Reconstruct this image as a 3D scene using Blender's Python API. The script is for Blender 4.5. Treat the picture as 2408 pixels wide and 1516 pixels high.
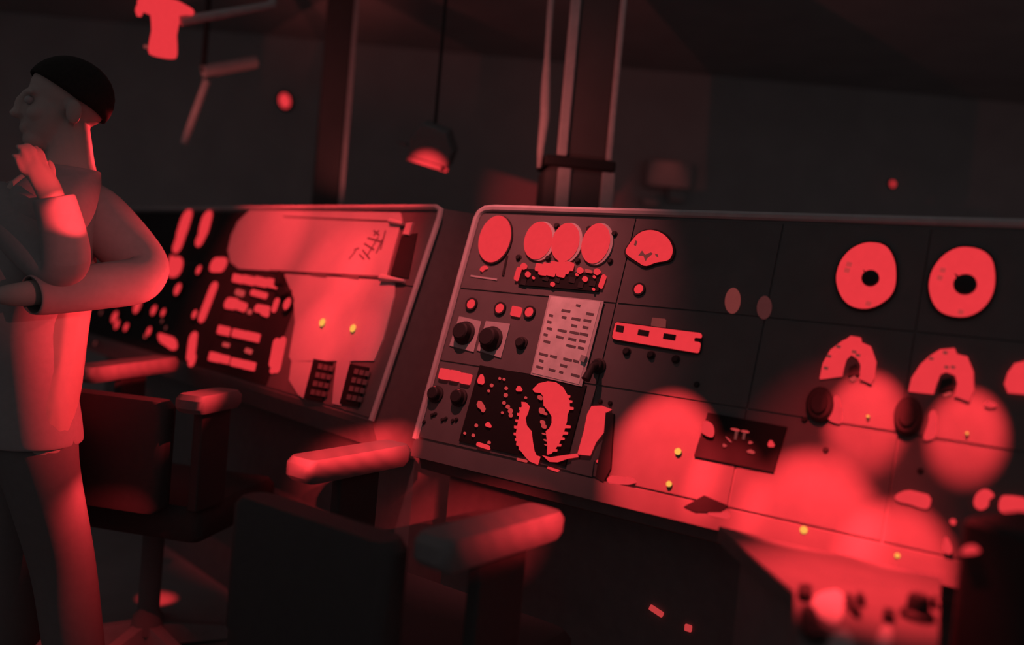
import bpy, math, random
from mathutils import Vector, Matrix
random.seed(7)
for o in list(bpy.data.objects): bpy.data.objects.remove(o)
sc = bpy.context.scene
COL = sc.collection

# ------------------------------------------------------------------ camera
F, CX, CY = 2000.0, 1204.0, 758.0            # focal length and centre in pixels of the 2408 x 1516 frame
_g = Vector((-.09, 1.0, .043)).normalized()  # gravity seen by the camera (x right, y down, z forward): slight roll and tilt
_up = -_g
_fw = (Vector((0, 0, 1)) - _g.z*_g).normalized()
_x = _fw.cross(_up)
RW = Matrix((_x, _fw, _up))                  # camera axes -> world
CAM = Vector((0, 0, 1.25))
def ray(px, py): return RW @ Vector(((px-CX)/F, (py-CY)/F, 1))
def W(px, py, z): return CAM + ray(px, py)*z
def on_z(px, py, h):
    r = ray(px, py); return CAM + r*((h-CAM.z)/r.z)
def on_y(px, py, y):
    r = ray(px, py); return CAM + r*((y-CAM.y)/r.y)

cam_d = bpy.data.cameras.new('camera'); cam = bpy.data.objects.new('camera', cam_d); COL.objects.link(cam)
cr = RW @ Matrix(((1, 0, 0), (0, -1, 0), (0, 0, -1)))
cam.matrix_world = Matrix.Translation(CAM) @ cr.to_4x4()
cam_d.sensor_width = 36; cam_d.lens = 36*F/2408
cam_d.clip_start = .05
cam_d.dof.use_dof = True; cam_d.dof.focus_distance = 2.1; cam_d.dof.aperture_fstop = .9
sc.camera = cam

# ------------------------------------------------------------------ the two sloping console faces
class Plane:
    def __init__(s, dh, tilt, px, py, z):
        d = RW @ Vector(dh); d.z = 0; d.normalize(); s.U = -d
        n = Vector((s.U.y, -s.U.x, 0)); t = math.radians(tilt)
        s.back = -n
        s.V = Vector((-n.x*math.sin(t), -n.y*math.sin(t), math.cos(t)))
        s.N = s.U.cross(s.V); s.O = W(px, py, z)
    def hit(s, px, py):
        r = ray(px, py); return CAM + r*((s.O-CAM).dot(s.N)/r.dot(s.N))
    def uv(s, px, py):
        d = s.hit(px, py)-s.O; return Vector((d.dot(s.U), d.dot(s.V)))
    def pt(s, u, v, h=0): return s.O + s.U*u + s.V*v + s.N*h
    def M(s, u, v, h=0):
        m = Matrix((s.U, s.V, s.N)).transposed().to_4x4(); m.translation = s.pt(u, v, h); return m
PR = Plane((-2999, -356, 2000), 17, 1055, 760, 2.3)
PL = Plane((-1954, -262, 2000), 17, 1000, 620, 2.42)

# ------------------------------------------------------------------ world, added unseen spots, exposure
wd = bpy.data.worlds.new('world'); sc.world = wd; wd.use_nodes = True
bg = wd.node_tree.nodes['Background']; bg.inputs[0].default_value = (1, .88, .9, 1); bg.inputs[1].default_value = .085
vs = sc.view_settings
vs.view_transform = 'Standard'; vs.look = 'None'; vs.gamma = 1; vs.exposure = 0; vs.use_curve_mapping = False
RED = (1, .040, .050)
def spot(name, pos, tgt, rad, level, albedo, blend=.5, size=0, color=RED):
    """added unseen red spot, no fixture: rad = radius of its pool at the target, level = brightness wanted there on a surface of that albedo"""
    pos, tgt = Vector(pos), Vector(tgt); d = (tgt-pos).length
    L = bpy.data.lights.new(name, 'SPOT'); L.color = color
    L.energy = level*4*math.pi**2*d*d/albedo
    L.spot_size = 2*math.atan(rad/d); L.spot_blend = blend; L.shadow_soft_size = size
    o = bpy.data.objects.new(name, L); COL.objects.link(o)
    o.matrix_world = Matrix.Translation(pos) @ (tgt-pos).to_track_quat('-Z', 'Y').to_matrix().to_4x4()
    return o
def pool(name, pl, px, py, rpx, level, albedo, d=.5, up=.25, blend=.5, side=0, color=RED):
    p = pl.hit(px, py); r = (pl.hit(px, py-rpx)-pl.hit(px, py+rpx)).length/2
    return spot(name, p + pl.N*d + pl.U*side + Vector((0, 0, up)), p, r, level, albedo, blend, 0, color)
A_PANEL = .10; A_SHEET = .36
# left console: added unseen spots over the plotting board
for x, y, r_, lv in ((622, 560, 175, .78), (700, 560, 175, .45), (780, 570, 185, .45), (865, 575, 185, .52), (915, 590, 140, .25), (755, 725, 180, .50), (855, 715, 180, .50), (715, 840, 120, .42), (815, 860, 120, .45)):
    pool('fill_board', PL, x, y, r_, lv*.86, A_SHEET, .5, .75, .9, .3)
# right console: added unseen spots for the pools round the little bare bulbs
pool('fill_pool', PR, 1560, 1085, 168, 1.0, A_PANEL, .35, .45, .75)
pool('fill_pool', PR, 1705, 1160, 125, .75, A_PANEL, .35, .45, .9)
pool('fill_pool', PR, 1895, 1262, 218, 1.0, A_PANEL, .35, .45, .75)
pool('fill_pool', PR, 2100, 1345, 172, .95, A_PANEL, .35, .45, .8)
pool('fill_pool', PR, 2037, 988, 108, 1.0, A_PANEL, .35, .45, .85)
pool('fill_pool', PR, 2272, 1022, 102, 1.0, A_PANEL, .35, .45, .85)
pool('fill_halo', PR, 1960, 1120, 300, .085, A_PANEL, .5, .6, 1)  # unseen spot added for the dim glow around the pools
p = on_z(2020, 1375, .826); spot('fill_desk', p + Vector((-.1, .05, .7)), p, .27, .75, A_PANEL, 1)  # unseen spot added above the desk top
# added unseen spot: dim wash over the left half of the right console
pool('fill_wash', PR, 1210, 690, 430, .165, A_PANEL, .6, 1.0, 1, 0, (1, .17, .18))

# ------------------------------------------------------------------ materials
def mat(name, col, rough=.75, spec=.15, var=.18, scale=30, bump=0):
    m = bpy.data.materials.new(name); m.use_nodes = True; nt = m.node_tree; b = nt.nodes['Principled BSDF']
    tc = nt.nodes.new('ShaderNodeTexCoord'); n = nt.nodes.new('ShaderNodeTexNoise'); n.inputs['Scale'].default_value = scale; n.inputs['Detail'].default_value = 4
    nt.links.new(tc.outputs['Object'], n.inputs['Vector'])
    r = nt.nodes.new('ShaderNodeMix'); r.data_type = 'RGBA'
    r.inputs[6].default_value = (*[c*(1-var) for c in col], 1); r.inputs[7].default_value = (*[min(1, c*(1+var)) for c in col], 1)
    nt.links.new(n.outputs['Fac'], r.inputs[0]); nt.links.new(r.outputs[2], b.inputs['Base Color'])
    b.inputs['Roughness'].default_value = rough; b.inputs['Specular IOR Level'].default_value = spec
    if bump:
        bp = nt.nodes.new('ShaderNodeBump'); bp.inputs['Strength'].default_value = bump
        nt.links.new(n.outputs['Fac'], bp.inputs['Height']); nt.links.new(bp.outputs[0], b.inputs['Normal'])
    return m
def emat(name, col, strength=1, var=.06):
    m = bpy.data.materials.new(name); m.use_nodes = True; nt = m.node_tree; nt.nodes.clear()
    out = nt.nodes.new('ShaderNodeOutputMaterial'); e = nt.nodes.new('ShaderNodeEmission')
    tc = nt.nodes.new('ShaderNodeTexCoord'); n = nt.nodes.new('ShaderNodeTexNoise'); n.inputs['Scale'].default_value = 60
    nt.links.new(tc.outputs['Object'], n.inputs['Vector'])
    r = nt.nodes.new('ShaderNodeMix'); r.data_type = 'RGBA'
    r.inputs[6].default_value = (*[c*(1-var) for c in col], 1); r.inputs[7].default_value = (*[c*(1+var) for c in col], 1)
    nt.links.new(n.outputs['Fac'], r.inputs[0]); nt.links.new(r.outputs[2], e.inputs['Color'])
    e.inputs['Strength'].default_value = strength; nt.links.new(e.outputs[0], out.inputs['Surface'])
    return m
M_WALL = mat('wall_paint', (.38, .355, .355), scale=4)
M_FLOOR = mat('floor_rubber', (.30, .275, .275), scale=8)
M_BODY = mat('console_body_paint', (.15, .137, .137))
M_PANEL = mat('panel_paint', (.10, .095, .095), scale=14)
M_DARKPANEL = mat('dark_panel_paint', (.026, .024, .024), scale=14)
M_TRIM = mat('trim_paint', (.38, .36, .36))
M_BLACK = mat('black_plastic', (.022, .02, .02), .6)
M_PLATE = mat('engraved_plate', (.009, .009, .009), .7)
M_FRAME = mat('pale_frame_paint', (.36, .34, .34))
M_SHEET = mat('chart_sheet', (.36, .36, .36), var=.05)
M_PAPER = mat('log_paper', (.52, .50, .49), var=.35, scale=26)
M_INK = mat('pencil_ink', (.11, .10, .10))
M_METAL = mat('worn_steel', (.28, .27, .27), .5, .3)
M_SHAFT = mat('dark_shaft_paint', (.07, .066, .066), scale=10)
M_POST = mat('post_paint', (.16, .155, .155), scale=10)
M_SLIP = mat('note_slip', (.30, .29, .29))
M_ARM = mat('arm_pad_vinyl', (.15, .145, .145), .6, .15, .08, 40)
M_VINYL = mat('dark_vinyl', (.055, .05, .05), .7, .15, .1, 60, .1)
M_SKIN = mat('skin', (.36, .30, .28), .6, .2, .08, 25)
M_SHIRT = mat('shirt_cloth', (.25, .24, .24), .9, .05, .1, 60, .15)
M_TROUSER = mat('trouser_cloth', (.13, .125, .125), .9, .05, .1, 60, .15)
M_HAIR = mat('dark_hair', (.02, .018, .016), .8, .1, .4, 120, .4)
M_SHOE = mat('shoe_leather', (.03, .03, .03), .5)
E_RED = emat('lit_red', (.775, .037, .047))
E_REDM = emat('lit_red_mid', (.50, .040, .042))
E_DIM = emat('lit_red_dim', (.16, .030, .028))
E_FAINT = emat('lit_red_faint', (.07, .018, .018))
E_BULB = emat('bulb_amber', (.93, .42, .07), 1.1)

# ------------------------------------------------------------------ mesh helpers
class MB:
    def __init__(s): s.v = []; s.f = []
    def add(s, vs, fs):
        n = len(s.v); s.v += [Vector(v) for v in vs]; s.f += [tuple(i+n for i in f) for f in fs]; return s
    def box(s, c, d, bev=0):
        x, y, z = d[0]/2, d[1]/2, d[2]/2
        if not bev:
            vs = [(c[0]+a*x, c[1]+b*y, c[2]+e*z) for e in (-1, 1) for b in (-1, 1) for a in (-1, 1)]
            return s.add(vs, [(0, 2, 3, 1), (4, 5, 7, 6), (0, 1, 5, 4), (2, 6, 7, 3), (0, 4, 6, 2), (1, 3, 7, 5)])
        p = [(-x, -y), (x, -y), (x, y), (-x, y)]
        q = roundpoly(p, bev, 3)
        return s.prism([(c[0]+a, c[1]+b) for a, b in q], c[2]-z, c[2]+z, bev*.6, True)
    def prism(s, poly, h0, h1, bev=0, both=False):
        poly = [Vector((p[0], p[1])) for p in poly]; n = len(poly)
        area = sum(poly[i].x*poly[(i+1) % n].y-poly[(i+1) % n].x*poly[i].y for i in range(n))
        if area < 0: poly.reverse()
        c = sum(poly, Vector((0, 0)))/n
        rings = []
        r = max((p-c).length for p in poly); k = 1-bev/r if bev else 1
        if both and bev: rings += [(k, h0), (1, h0+bev)]
        else: rings += [(1, h0)]
        if bev: rings += [(1, h1-bev), (k, h1)]
        else: rings += [(1, h1)]
        b = len(s.v)
        for kk, h in rings: s.v += [Vector((*(c+(p-c)*kk), h)) for p in poly]
        for j in range(len(rings)-1):
            for i in range(n):
                i2 = (i+1) % n; s.f.append((b+j*n+i, b+j*n+i2, b+(j+1)*n+i2, b+(j+1)*n+i))
        s.f.append(tuple(b+i for i in reversed(range(n)))); t = b+(len(rings)-1)*n
        s.f.append(tuple(t+i for i in range(n))); return s
    def lathe(s, prof, seg=28, c=(0, 0, 0)):
        b = len(s.v); n = len(prof)
        for r, h in prof:
            for i in range(seg):
                a = 2*math.pi*i/seg; s.v.append(Vector((c[0]+r*math.cos(a), c[1]+r*math.sin(a), c[2]+h)))
        for j in range(n-1):
            for i in range(seg):
                i2 = (i+1) % seg; s.f.append((b+j*seg+i, b+j*seg+i2, b+(j+1)*seg+i2, b+(j+1)*seg+i))
        s.f.append(tuple(b+i for i in reversed(range(seg)))); s.f.append(tuple(b+(n-1)*seg+i for i in range(seg))); return s
    def ring(s, ro, ri, h0, h1, seg=36):
        b = len(s.v)
        for r, h in ((ro, h0), (ro, h1*.8), (ro*.97+ri*.03, h1), (ri, h1), (ri, h0)):
            for i in range(seg):
                a = 2*math.pi*i/seg; s.v.append(Vector((r*math.cos(a), r*math.sin(a), h)))
        for j in range(5):
            for i in range(seg):
                i2 = (i+1) % seg; j2 = (j+1) % 5
                s.f.append((b+j*seg+i, b+j*seg+i2, b+j2*seg+i2, b+j2*seg+i))
        return s
    def tube(s, pts, r, seg=10, cap=True):
        pts = [Vector(p) for p in pts]; b = len(s.v); n = len(pts)
        rs = r if isinstance(r, (list, tuple)) else [r]*n
        up = None
        for k, p in enumerate(pts):
            t = (pts[min(k+1, n-1)]-pts[max(k-1, 0)]).normalized()
            if up is None: up = Vector((0, 0, 1)) if abs(t.z) < .9 else Vector((1, 0, 0))
            x = t.cross(up).normalized(); y = x.cross(t).normalized(); up = y
            for i in range(seg):
                a = 2*math.pi*i/seg; s.v.append(p+(x*math.cos(a)+y*math.sin(a))*rs[k])
        for j in range(n-1):
            for i in range(seg):
                i2 = (i+1) % seg; s.f.append((b+j*seg+i, b+(j+1)*seg+i, b+(j+1)*seg+i2, b+j*seg+i2))
        if cap:
            s.f.append(tuple(b+i for i in range(seg))); s.f.append(tuple(b+(n-1)*seg+i for i in reversed(range(seg))))
        return s
    def hexa(s, p):   # eight corners: four below, four above, same order
        return s.add(p, [(3, 2, 1, 0), (4, 5, 6, 7), (0, 1, 5, 4), (1, 2, 6, 5), (2, 3, 7, 6), (3, 0, 4, 7)])
def roundpoly(p, r, k=3):
    p = [Vector((a[0], a[1])) for a in p]; n = len(p); out = []
    for i in range(n):
        a, b, c = p[i-1], p[i], p[(i+1) % n]
        d1 = (a-b); d2 = (c-b); q = min(r, d1.length*.48, d2.length*.48)
        s, e = b+d1.normalized()*q, b+d2.normalized()*q
        for j in range(k+1):
            t = j/k; out.append(s*(1-t)**2+b*2*t*(1-t)+e*t*t)
    return [(a.x, a.y) for a in out]
def chaikin(p, n=2):
    p = [Vector((a[0], a[1])) for a in p]
    for _ in range(n):
        q = []
        for i in range(len(p)):
            a, b = p[i], p[(i+1) % len(p)]; q += [a*.75+b*.25, a*.25+b*.75]
        p = q
    return p
MWORLD = {}
def setm(o, M, parent):
    if parent is not None:
        o.parent = parent; o.matrix_basis = MWORLD[parent.name].inverted() @ M
    else: o.matrix_basis = M
    MWORLD[o.name] = M.copy()
def tag(o, label=None, cat=None, group=None, kind=None):
    for k, v in (('label', label), ('category', cat), ('group', group), ('kind', kind)):
        if v: o[k] = v
    return o
def obj(name, mb, m, parent=None, M=None, smooth=False, label=None):
    me = mb if isinstance(mb, bpy.types.Mesh) else None
    if me is None:
        me = bpy.data.meshes.new(name); me.from_pydata([tuple(v) for v in mb.v], [], mb.f); me.update()
        me.materials.append(m)
        if smooth:
            for p in me.polygons: p.use_smooth = True
            try: me.set_sharp_from_angle(angle=math.radians(40))
            except Exception: pass
    o = bpy.data.objects.new(name, me); COL.objects.link(o)
    setm(o, M.copy() if M is not None else Matrix(), parent)
    if label: o['label'] = label
    return o
def wobj(name, mb, m, parent=None, smooth=False, label=None):
    """mesh given in world coordinates: origin moved to its centre"""
    c = sum(mb.v, Vector())/len(mb.v)
    for v in mb.v: v -= c
    return obj(name, mb, m, parent, Matrix.Translation(c), smooth, label)
def empty(name, loc, label, cat, group=None, rz=0):
    o = bpy.data.objects.new(name, None); COL.objects.link(o); o.empty_display_size = .1
    setm(o, Matrix.Translation(Vector(loc)) @ Matrix.Rotation(rz, 4, 'Z'), None)
    return tag(o, label, cat, group)

# --- parts laid on a console face, placed at the spot of that face seen at a pixel
TH = .004                                        # thickness of the face plates
def ctr(pl, px, py, h=TH): u = pl.uv(px, py); return pl.M(u.x, u.y, h)
def rad(pl, px, py, ry): return (pl.uv(px, py-ry)-pl.uv(px, py+ry)).length/2
def polyat(pl, pts):
    q = [pl.uv(*p) for p in pts]; c = sum(q, Vector((0, 0)))/len(q)
    return c, [a-c for a in q]
def plate(name, pl, pts, m, par, h0=TH, h1=.008, rnd=0, smooth=0, bev=0, label=None):
    c, q = polyat(pl, pts)
    if smooth: q = chaikin(q, smooth)
    if rnd: q = roundpoly(q, rnd)
    return obj(name, MB().prism(q, 0, h1-h0, bev), m, par, pl.M(c.x, c.y, h0), label=label)
def capsule(name, pl, a, b, rpx, m, par, h1=.011, label=None):
    ua, ub = pl.uv(*a), pl.uv(*b); r = rad(pl, *a, rpx); c = (ua+ub)/2; d = (ub-ua); ang = math.atan2(d.y, d.x); L = d.length/2
    q = [(L+r*math.cos(t), r*math.sin(t)) for t in [math.pi*(i/8-.5) for i in range(9)]]
    q += [(-x, -y) for x, y in q]
    return obj(name, MB().prism(q, 0, h1-TH, .002), m, par, pl.M(c.x, c.y, TH) @ Matrix.Rotation(ang, 4, 'Z'), label=label)
def lamp(pl, px, py, rpx, m, par, name='pilot_lamp'):
    r = rad(pl, px, py, rpx); b = obj(name, MB().ring(r*1.35, r*.98, 0, r*.45, 24), M_BLACK, par, ctr(pl, px, py), True)
    prof = [(r, 0)]+[(r*math.cos(a), r*.3+r*.4*math.sin(a)) for a in [i*math.pi/10 for i in range(5)]]
    obj('lens', MB().lathe(prof, 20), m, b, ctr(pl, px, py), True); return b
def knob(pl, px, py, rpx, par, ang=2.2, pointer=None, name='knob', k=1.0):
    r = rad(pl, px, py, rpx); M = ctr(pl, px, py)
    o = obj(name, MB().lathe([(r, 0), (r, r*.2), (r*.8, r*.3), (r*.72, r*.8*k), (r*.6, r*.9*k)], 24), M_BLACK, par, M, True)
    if pointer:
        mb = MB().box((r*.72, 0, r*.36), (r*.3, r*.22, r*.16))
        obj('pointer', mb, pointer, o, M @ Matrix.Rotation(ang, 4, 'Z'))
    return o
def gauge(pl, px, py, ry, par, hub=0, name='gauge', needle=None):
    r = rad(pl, px, py, ry); M = ctr(pl, px, py)
    g = obj(name, MB().ring(r*1.09, r*1.0, 0, .016), M_BLACK, par, M, True)
    obj('dial_face', MB().lathe([(r, 0), (r, .006), (r*.98, .008)], 40), E_RED, g, M)
    if hub:
        obj('hub', MB().lathe([(hub*r, .008), (hub*r, .018), (hub*r*.8, .022)], 24), M_BLACK, g, M, True)
    return g
def blob(name, pl, pts, m, par, h1=.010, n=2): return plate(name, pl, pts, m, par, TH, h1, 0, n)
def rectpx(x0, y0, x1, y1, sl=.2, lean=-.26):
    """pixel quad of an upright rectangle on a face, following its slope and lean"""
    w, h = x1-x0, y1-y0
    return [(x0, y0), (x1, y0+w*sl), (x1+lean*h, y1+w*sl), (x0+lean*h, y1)]

# ------------------------------------------------------------------ setting
def struct(name, mb, m): return tag(wobj(name, mb, m), kind='structure')
HC = 2.62
struct('floor', MB().box((0, 2.2, -.03), (9.2, 6.1, .06)), M_FLOOR)
struct('ceiling', MB().box((0, 4.2, HC+.03), (9.2, 2.1, .06)), M_WALL)
struct('wall_back', MB().box((0, 5.22, HC/2), (9.2, .04, HC)), M_WALL)
struct('wall_left', MB().box((-4.6, 4.22, HC/2), (.04, 2.0, HC)), M_WALL)
struct('wall_right', MB().box((4.6, 4.22, HC/2), (.04, 2.0, HC)), M_WALL)

# ------------------------------------------------------------------ right instrument console
def console(pl, name, label, u0, u1, vb, vt, depth):
    base = pl.pt((u0+u1)/2, vb); base.z = 0
    root = empty(name, base, label, 'console', None, math.atan2(pl.U.y, pl.U.x))
    Mroot = MWORLD[root.name]
    n = -pl.back
    zt, zb = pl.pt(0, vt).z, pl.pt(0, vb).z
    # side profile (distance to the back, height), from the face's lower edge
    def back(v): return (pl.pt(0, v)-pl.pt(0, vb)).dot(pl.back)
    prof = [(.0, zb), (back(vt), zt), (back(vt)+depth, zt), (back(vt)+depth, .0), (.16, 0), (.16, zb-.12), (.03, zb-.08), (.005, zb-.02)]
    a, b = pl.pt(u0, vb), pl.pt(u1, vb); mb = MB(); k = len(prof)
    for p in (a, b): mb.v += [Vector((p.x, p.y, 0))+pl.back*d+Vector((0, 0, h)) for d, h in prof]
    mb.f += [tuple(range(k)), tuple(reversed(range(k, 2*k)))]+[(i, k+i, k+(i+1) % k, (i+1) % k) for i in range(k)]
    wobj('cabinet', mb, M_BODY, root)
    return root
U1 = 1.75
VT, VB = .335, -.322
RC = console(PR, 'instrument_console', 'long dark sloping instrument console running to the right edge, with lit dials', 0, U1, VB, VT, .24)
def face(pl, root, us, vs, mats):
    for i in range(len(us)-1):
        for j in range(len(vs)-1):
            w, h = us[i+1]-us[i]-.004, vs[j+1]-vs[j]-.004
            m = mats(i, j)
            obj('panel', MB().box((0, 0, TH/2), (w, h, TH)), m, root, pl.M((us[i]+us[i+1])/2, (vs[j]+vs[j+1])/2, 0))
ua = PR.uv(1440, 760).x; ub = PR.uv(1790, 800).x; uc = PR.uv(2150, 800).x
face(PR, RC, [.008, ua, ub, uc, U1], [VB+.006, -.105, .100, VT-.012], lambda i, j: M_PANEL)
# edge trim that catches the light: left edge, rounded corner, top edge
e = [PR.pt(.0, VB, .004), PR.pt(.0, VT-.03, .004), PR.pt(.006, VT-.012, .004), PR.pt(.022, VT, .004), PR.pt(.05, VT+.003, .004), PR.pt(U1, VT+.003, .004)]
wobj('edge_trim', MB().tube(e, .010, 8), M_TRIM, RC, True)
ap = [PR.pt(u, v, h) for h in (-.02, .010) for u, v in ((0, VB-.045), (U1, VB-.045), (U1, VB+.002), (0, VB+.002))]
wobj('lower_apron', MB().hexa(ap), M_PANEL, RC)

# dials of the top row
def ellpx(x, y, a, b, tilt, n=40):
    c, s_ = math.cos(tilt), math.sin(tilt)
    return [(x+a*math.cos(t)*c-b*math.sin(t)*s_, y+a*math.cos(t)*s_+b*math.sin(t)*c) for t in [2*math.pi*i/n for i in range(n)]]
for x, y, a, b in ((1168, 565, 35.5, 56), (1270, 569, 31.5, 45), (1334, 573, 31, 46), (1405, 576, 31.5, 48)):
    g = plate('gauge', PR, ellpx(x+(5 if x > 1200 else 1), y+1, a*1.06, b*1.05, .31), M_FRAME if x > 1200 else M_BLACK, RC, TH, .009)  # pale rims shifted right paint the lit crescents beside the dials
    plate('dial_face', PR, ellpx(x, y, a, b, .31), E_RED, g, .009, .012)
for x, y in ((1222, 607), (1292, 609), (1361, 615), (1447, 552), (1437, 616), (1388, 540), (1312, 533)):
    knob(PR, x, y, 7, RC, name='adjusting_screw')
blob('marker', PR, [(1131, 636), (1140, 627), (1151, 628), (1149, 634), (1141, 635), (1137, 642)], E_RED, RC)
plate('slide_slot', PR, [(1193, 603), (1197, 604), (1188, 650), (1183, 649)], M_BLACK, RC, TH, .007)
plate('label_strip', PR, [(1110, 648), (1172, 657), (1171, 661), (1109, 652)], M_FRAME, RC, TH, .006)
# annunciator under the three dials
an = plate('annunciator', PR, [(1232, 634), (1424, 648), (1411, 688), (1221, 672)], M_PLATE, RC, TH, .010, .004)
for a, b in (((1225, 635), (1218, 658)), ((1424, 653), (1416, 676))):
    capsule('lit_bar', PR, a, b, 4, E_RED, an, .015)
for x, y, r in ((1237, 630, 7), (1247, 649, 6), (1260, 657, 3), (1305, 672, 5), (1369, 640, 7), (1409, 643, 7), (1381, 660, 6), (1362, 650, 3), (1401, 684, 3), (1403, 655, 3)):
    obj('lit_dot', MB().lathe([(rad(PR, x, y, r), 0), (rad(PR, x, y, r), .008), (rad(PR, x, y, r)*.6, .010)], 14), E_RED, an, ctr(PR, x, y, .008), True)
plate('lit_tile', PR, rectpx(1383, 637, 1397, 643), E_REDM, an, .008, .016, .002)
for x, y in ((1277, 632), (1294, 630), (1312, 627), (1330, 626), (1346, 628), (1285, 641), (1304, 643), (1327, 645), (1336, 637), (1318, 635)):
    plate('lit_button', PR, rectpx(x-9, y-9, x+9, y+8), E_RED, an, .008, .018, .004, 0, .002)
for x, y, w in ((1238, 665, 12), (1290, 655, 14), (1318, 660, 10), (1352, 660, 14), (1372, 672, 12), (1400, 668, 14)):
    plate('dark_window', PR, rectpx(x-w/2, y-6, x+w/2, y+7), M_BLACK, an, .009, .012)
# fan-shaped dial
fan = [(1474, 594), (1490, 570), (1506, 552), (1530, 544), (1556, 549), (1577, 565), (1587, 590), (1580, 612), (1568, 617), (1545, 620), (1520, 631), (1500, 617), (1480, 605)]
g = plate('fan_gauge', PR, [(x+(x-1530)*.10, y+(y-588)*.10) for x, y in fan], M_BLACK, RC, TH, .009, 0, 2)
plate('dial_face', PR, fan, E_RED, g, .009, .013, 0, 2)
for q in ([(1500, 570), (1504, 573), (1500, 584), (1496, 581)], [(1506, 606), (1515, 594), (1522, 604), (1536, 598), (1540, 601), (1527, 612), (1523, 619), (1518, 606)], [(1545, 601), (1552, 603), (1553, 610), (1547, 607)]):
    plate('scale_mark', PR, q, E_DIM, g, .013, .0145)
lamp(PR, 1505, 682, 11, E_RED, RC)
plate('dim_lens', PR, ellpx(1725, 709, 18, 30, .1), E_DIM, RC, TH, .012, 0, 0, .004); plate('dim_lens', PR, ellpx(1799, 725, 17, 27, .1), E_FAINT, RC, TH, .012, 0, 0, .004)
for x, y, r in ((1112, 717, 11), (1179, 727, 11), (1248, 736, 11)): lamp(PR, x, y, r, E_RED, RC)
plate('square_lamp', PR, rectpx(1209, 721, 1231, 743), E_RED, RC, TH, .012, .004, 0, .002)
# two framed selector knobs and a bare one
for q, kx, ky, kr in (([(1083, 745), (1135, 757), (1117, 829), (1060, 814)], 1096, 785, 27), ([(1146, 756), (1203, 763), (1181, 843), (1124, 825)], 1159, 799, 29)):
    f = plate('selector_frame', PR, q, M_FRAME, RC, TH, .007)
    k = knob(PR, kx, ky, kr, f, 2.4, E_REDM if kx < 1100 else M_BLACK, 'selector_knob')
knob(PR, 1229, 808, 15, RC, name='selector_knob')
# lit slot gauge
sg = plate('slot_gauge', PR, [(1449, 757), (1655, 785), (1650, 837), (1440, 802)], M_BLACK, RC, TH, .009, .012)
plate('scale', PR, [(1452, 761), (1654, 787), (1654, 798), (1636, 796), (1635, 806), (1652, 808), (1647, 833), (1444, 799)], E_RED, sg, .009, .013, .006)
plate('index_tab', PR, [(1538, 750), (1568, 753), (1567, 773), (1535, 769)], E_DIM, sg, TH, .012)
for x, y, w, h in ((1465, 778, 17, 15), (1520, 787, 25, 13), (1581, 796, 28, 13)):
    plate('window', PR, rectpx(x-w/2, y-h/2-2, x+w/2, y+h/2-2, .16, -.2), M_BLACK, sg, .013, .016)
for x, y in ((1476, 828), (1533, 836), (1591, 846)): knob(PR, x, y, 10, RC, name='small_knob')
# lever
lv = knob(PR, 1410, 862, 18, RC, name='lever_boss')
M = ctr(PR, 1410, 862)
obj('lever', MB().tube([(0, 0, .01), (.002, -.01, .035), (-.002, -.045, .045)], [.008, .008, .011], 10), M_BLACK, lv, M, True)
# row of three lit keys and the two knobs beneath
for x, y in ((1050, 880), (1074, 884), (1100, 891)):
    plate('lit_key', PR, rectpx(x-9, y-13, x+14, y+11, .18), E_RED, RC, TH, .014, .004, 0, .003)
knob(PR, 1028, 928, 20, RC, 1.9, E_REDM); knob(PR, 1083, 936, 21, RC, 1.8, E_REDM)
for x, y in ((1019, 977), (1026, 974), (1043, 988), (1051, 985), (1067, 990), (1076, 987), (1000, 993)):
    knob(PR, x, y, 5, RC, name='toggle_nut')
# black engraved plate with the curved ladder scales
bp = plate('ladder_plate', PR, [(1132, 860), (1382, 908), (1333, 1097), (1083, 1038)], M_PLATE, RC, TH, .008)
def bl(name, pts, m=None, h=.013, n=0): return plate(name, PR, pts, m or E_RED, bp, .008, h, 0, n)
bl('lit_arrow', [(1134, 883), (1142, 883), (1144, 907), (1126, 903)], n=1)
bl('lit_arrow', [(1226, 906), (1235, 922), (1216, 922)], n=1)
bl('lit_arrow', [(1153, 992), (1161, 1003), (1158, 1008), (1145, 1003)], n=1)
bl('lit_arrow', [(1133, 940), (1147, 960), (1144, 970), (1125, 957)], E_REDM, n=1)
for x, y, r in ((1154, 921, 3), (1161, 908, 4), (1195, 915, 4), (1194, 931, 5), (1190, 949, 4), (1199, 958, 5), (1205, 968, 6), (1206, 978, 5), (1186, 972, 3), (1125, 1002, 4), (1118, 1025, 4), (1098, 1020, 3), (1155, 1042, 4), (1241, 937, 3), (1180, 892, 3), (1190, 894, 3), (1138, 958, 4), (1141, 967, 4)):
    rr = rad(PR, x, y, r); obj('lit_dot', MB().lathe([(rr, 0), (rr, .004), (rr*.6, .006)], 10), E_REDM, bp, ctr(PR, x, y, .008))
capsule('lit_bar', PR, (1130, 1046), (1152, 1053), 5, E_RED, bp, .014)
capsule('lit_bar', PR, (1222, 1081), (1240, 1085), 3, E_REDM, RC, .012)
capsule('lit_bar', PR, (1294, 1101), (1316, 1108), 3, E_RED, RC, .012)
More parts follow.
